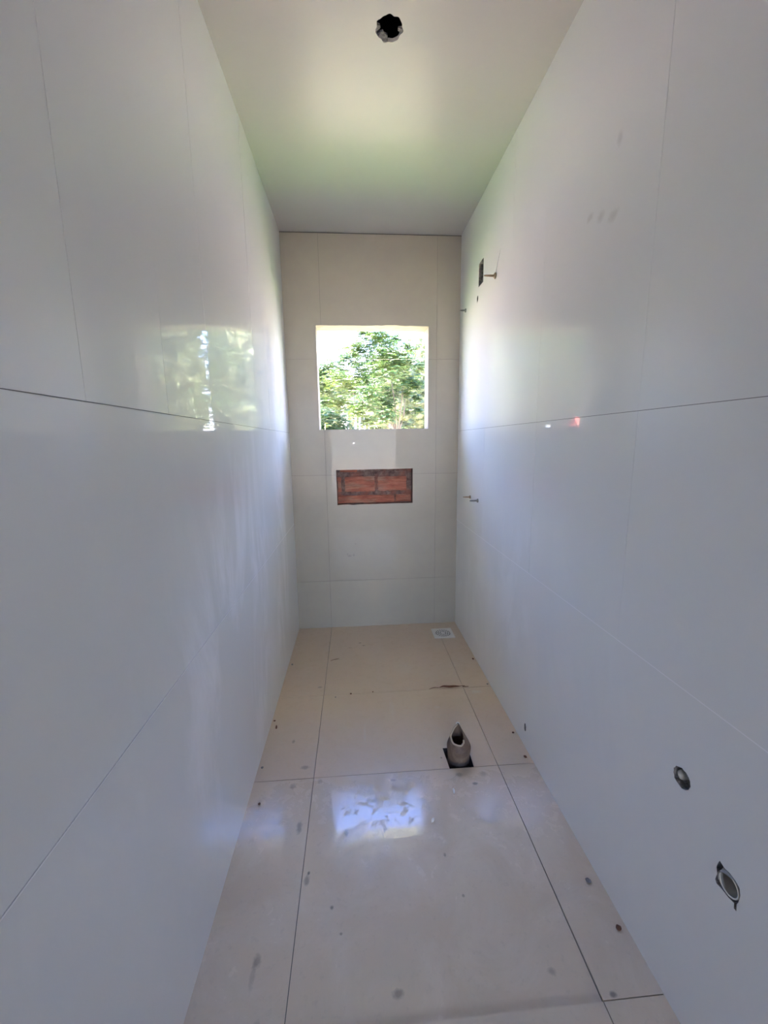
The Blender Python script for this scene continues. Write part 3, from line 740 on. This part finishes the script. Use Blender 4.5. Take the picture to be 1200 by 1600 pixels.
def wp(pxl, pyl, y):
    """straight ahead of the window: (across, up) given in hundredths at a yard depth"""
    dist = y + 2.965
    return (.45 + dist * pxl / 100, y, 1.40 + dist * pyl / 100)

# main feathery tree in front of the window
rnd = random.Random(11)
tree = tag(empty('feathery_tree', (2.0, 12.0, -.25)), 'broad light green feathery-leaved tree filling the window view, branching low at right', 'tree')
cl = [(5.1, 22.8, 4.2), (1.2, 21.3, 3.0), (9, 20.6, 3.6), (12.1, 19.1, 3.2), (-1, 19.2, 3.0), (-5, 17.6, 2.8), (3.6, 17, 4.2), (7.5, 16.2, 4.2), (13.6, 14.6, 2.6), (-7.2, 14.6, 2.8), (-3.4, 14.6, 3.2),
      (0, 13.2, 3.2), (-6.4, 12.2, 2.6), (3.6, 11.5, 3.0), (6, 8.8, 3.2), (9.3, 11.3, 2.4), (1.2, 7.4, 2.6), (7.5, 6, 2.8), (3.6, 5, 2.2), (-3.4, 9, 2.6), (-6.5, 9.6, 2), (15.2, 13.2, 1.8), (16, 17.6, 1.6), (13.6, 22, 1.8),
      (15.6, 7.4, 1.2), (10.4, 13.3, 2.2), (5.8, 19, 3.5), (2.4, 14.6, 3), (10.5, 17.6, 3.2), (-8, 16.6, 2), (6.5, 24.8, 2.5), (3, 25.5, 1.8), (10, 23.6, 1.8), (13, 11.5, 1.4), (15.5, 10.5, 1.3), (8.6, 8.4, 1.8)]
mb = MB()
for a, b, r_ in cl:
    y = rnd.uniform(10.6, 13.6); c_ = wp(a, b, y); r_ = (y + 2.965) * r_ / 100
    clump(mb, c_, r_, rnd, M['leaf'], nf=int(120 * (r_ / .45) ** 1.2) + 12, flat=.36, leaf=.044)
for k in range(40):                                                   # the crown goes on beyond what the window shows
    s_ = rnd.choice((-1, 1)); c_ = (rnd.uniform(-2.6, -1.5) if s_ < 0 else rnd.uniform(4.0, 5.2), rnd.uniform(10.6, 14), rnd.uniform(2.6, 5.6))
    clump(mb, c_, rnd.uniform(.45, .7), rnd, M['leaf'], nf=22, leaf=.05)
mb.build('foliage', tree).location = (-2.0, -12.0, .25)
mb = MB()
fork = Vector(wp(10.6, 1.6, 12)); 
mb.tube([(2.15, 12.0, -.4), (2.1, 12.0, .6), fork], [.12, .09, .06], M['bark'], 10)
for a, b, y, r_ in ((7.2, 9, 12.2, .030), (6.5, 6.5, 11.8, .028), (12.4, 10.5, 12.3, .028), (4.5, 14, 12.6, .02), (9, 16, 12, .022), (-2, 13.5, 12.5, .02), (12.6, 18, 12.2, .02)):
    e_ = Vector(wp(a, b, y)); mid = fork.lerp(e_, .5) + Vector((rnd.uniform(-.12, .12), 0, rnd.uniform(-.05, .12)))
    mb.tube([fork - Vector((0, 0, .1)), fork.lerp(mid, .5), mid, e_], [r_ * 1.5, r_ * 1.2, r_ * 1.0, r_ * .5], M['bark'], 8)
mb.build('trunk', tree, True).location = (-2.0, -12.0, .25)

# pale trunks of the next tree, dark bush, yellow-leaved plant
mb = MB(); tr2 = tag(empty('pale_trunk_tree', (1.0, 16.5, -.25)), 'tree with several pale trunks standing behind the feathery tree', 'tree')
for a, w_, top, ln in ((-.9, .20, 9.0, -1.4), (0.3, .07, 7.5, .4), (1.3, .06, 6.5, .2), (2.6, .06, 6.0, .1), (3.6, .05, 6, .1), (8.4, .03, 4.5, .2)):
    b0 = Vector(wp(a, 0, 16.5)); t0 = Vector(wp(a + ln, top, 16.5)); b0.z = -.3
    mid = b0.lerp(t0, .55) + Vector((rnd.uniform(-.05, .05), 0, 0))
    s_mb = MB(); s_mb.tube([b0, mid, t0], [w_ * 1.2, w_, w_ * .8], M['pale_bark'], 10); s_mb.build('trunk', tr2, True).location = (-1.0, -16.5, .25)
for a, b, r_ in ((-2, 14, .9), (2, 15, .9), (6, 12, .8), (11, 14, .9), (8, 18, .8), (0, 19, .7)):
    clump(mb, wp(a, b, 16.8), r_, rnd, M['leaf'], nf=30, leaf=.07)
mb.build('foliage', tr2).location = (-1.0, -16.5, .25)
def bush(name, c, r, hgt, mat, label, n_=60, leaf=.07, cat='bush'):
    o = tag(empty(name, (c[0], c[1], -.25)), label, cat); mb = MB()
    for k in range(n_):
        a = rnd.uniform(0, 6.283); q = math.sqrt(rnd.random()) * r; z_ = rnd.uniform(0.1, 1) * hgt
        clump(mb, (c[0] + q * math.cos(a) * (1 - .5 * z_ / hgt), c[1] + q * math.sin(a) * .6, z_), .38, rnd, mat, nf=16, flat=.5, leaf=leaf)
    mb.build('foliage', o).location = (-c[0], -c[1], .25)
    st = MB(); st.tube([(0, 0, -.1), (0, 0, hgt * .6)], [.09, .04], M['bark'], 8); st.build('trunk', o, True)
    return o
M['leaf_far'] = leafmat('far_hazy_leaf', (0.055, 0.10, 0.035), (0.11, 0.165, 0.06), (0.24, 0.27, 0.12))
def blob_tree(x, y, rx, h, label, seed, mat='leaf_far'):
    r = random.Random(seed); o = tag(empty('background_tree', (x, y, -.25)), label, 'tree', 'row of trees closing the yard'); mb = MB()
    bm = bmesh.new(); bmesh.ops.create_icosphere(bm, subdivisions=5, radius=1)
    cz = h * .52
    for v in bm.verts:
        k = 1 + .22 * noise.noise(v.co * 2.2 + Vector((seed, 0, 0))) + .16 * noise.noise(v.co * 7 + Vector((seed, 3, 0))) + .06 * noise.noise(v.co * 19)
        v.co = Vector((v.co.x * rx * k, v.co.y * rx * .7 * k, cz + v.co.z * h * .48 * k))
    pts = [v.co.copy() for v in bm.verts]; bm.verts.index_update()
    mb.add(pts, [tuple(v.index for v in f.verts) for f in bm.faces], M[mat]); bm.free()
    for p in r.sample([p for p in pts if p.y < rx * .2], 150): clump(mb, p, .45, r, M[mat], nf=9, flat=.5, leaf=.09)
    mb.build('foliage', o)
    st = MB(); st.tube([(0, 0, -.1), (.1, 0, cz)], [.22, .15], M['bark'], 8); st.build('trunk', o, True)
xs = [(-13.2, 23.6, 2.4, 11.0), (-11.4, 29.5, 2.6, 13.0), (-5.8, 23.5, 2.3, 8.2), (-1.2, 31.0, 2.4, 7.0), (3.0, 22.5, 2.0, 6.6), (7.9, 30.0, 2.5, 12.0), (11.0, 23.0, 2.4, 10.8), (17.6, 29.5, 2.8, 10.0)]
labs = ['leftmost tree of the row closing the yard, right behind the red roofed shed', 'second tree from the left in the row closing the yard, tallest of the row', 'third tree from the left in the row closing the yard', 'fourth tree from the left in the far row, behind the dark bush',
        'tree of the far row behind the middle of the feathery crown', 'tree of the far row behind the right of the feathery crown', 'second tree from the right in the row closing the yard', 'rightmost tree of the row closing the yard']
for k, (x, y, rx, h) in enumerate(xs): blob_tree(x, y, rx, h, labs[k], 40 + k)
bush('dark_bush', (-.35, 14.6), 1.0, 2.75, M['leaf_dark'], 'dark green bush low in the left of the window view', 55, .06)
yp = tag(empty('yellow_leaf_plant', (-.36, 9.0, -.25)), 'plant with big yellow-green leaves at the lower left of the window view', 'plant')
mb = MB(); 
for k in range(26):
    b0 = Vector((rnd.uniform(-.16, .16), rnd.uniform(-.2, .2), 1.55 + rnd.uniform(-.4, .72))); az = rnd.uniform(0, 6.28); d = Vector((math.cos(az), math.sin(az), .3)); sd = Vector((-math.sin(az), math.cos(az), 0))
    q = [b0 + d * (.16 * f) + sd * (.055 * math.sin(math.pi * f) * s_) + Vector((0, 0, -.05 * f * f)) for s_ in (1, -1) for f in (0, .25, .5, .75, 1)]
    mb.add([q[0], q[1], q[2], q[3], q[4], q[8], q[7], q[6]], [(0, 1, 7), (1, 2, 6, 7), (2, 3, 5, 6), (3, 4, 5)], M['leaf_yellow'])
mb.build('leaves', yp)
mb = MB(); mb.tube([(0, 0, -.05), (.03, .02, .9), (0, 0, 2.2)], [.025, .02, .008], M['bark'], 6); mb.build('stem', yp, True)

# trees to either side (met in the reflections of the polished walls) and a red roofed house far left
def side_tree(x, y, z, r, mat, label, n_=34):
    o = tag(empty('yard_tree', (x, y, -.25)), label, 'tree'); mb = MB()
    for k in range(n_):
        v = Vector((rnd.uniform(-.8, .8), rnd.uniform(-.7, .7), rnd.uniform(-.9, .9))) * r
        clump(mb, (x + v.x, y + v.y, max(1.0, z + v.z)), r * .34, rnd, mat, nf=16, leaf=.07)
    mb.build('foliage', o).location = (-x, -y, .25)
    st = MB(); st.tube([(0, 0, -.1), (.1, 0, z * .5), (0, .1, z + .2)], [.17, .12, .05], M['bark'], 8); st.build('trunk', o, True)
side_tree(-5.9, 11.8, 3.9, 1.7, M['leaf'], 'yard tree outside, left of the feathery tree')
side_tree(8.6, 12.0, 3.5, 1.6, M['leaf'], 'yard tree outside, right of the feathery tree')
shed = tag(empty('shed', (-10.9, 18.6, -.25)), 'small white shed with a red roof in the yard at the left', 'shed')
mb = MB(); mb.box((-.7, 0, 0), (.7, 1.4, 2.3), M['house']); mb.build('wall', shed)
mb = MB(); mb.add([(-.85, -.15, 2.25), (.85, -.15, 2.25), (.85, 1.55, 2.25), (-.85, 1.55, 2.25), (-.75, .7, 2.95), (.75, .7, 2.95)], [(0, 1, 5, 4), (2, 3, 4, 5), (1, 2, 5), (3, 0, 4), (0, 3, 2, 1)], M['red_roof']); mb.build('roof', shed)
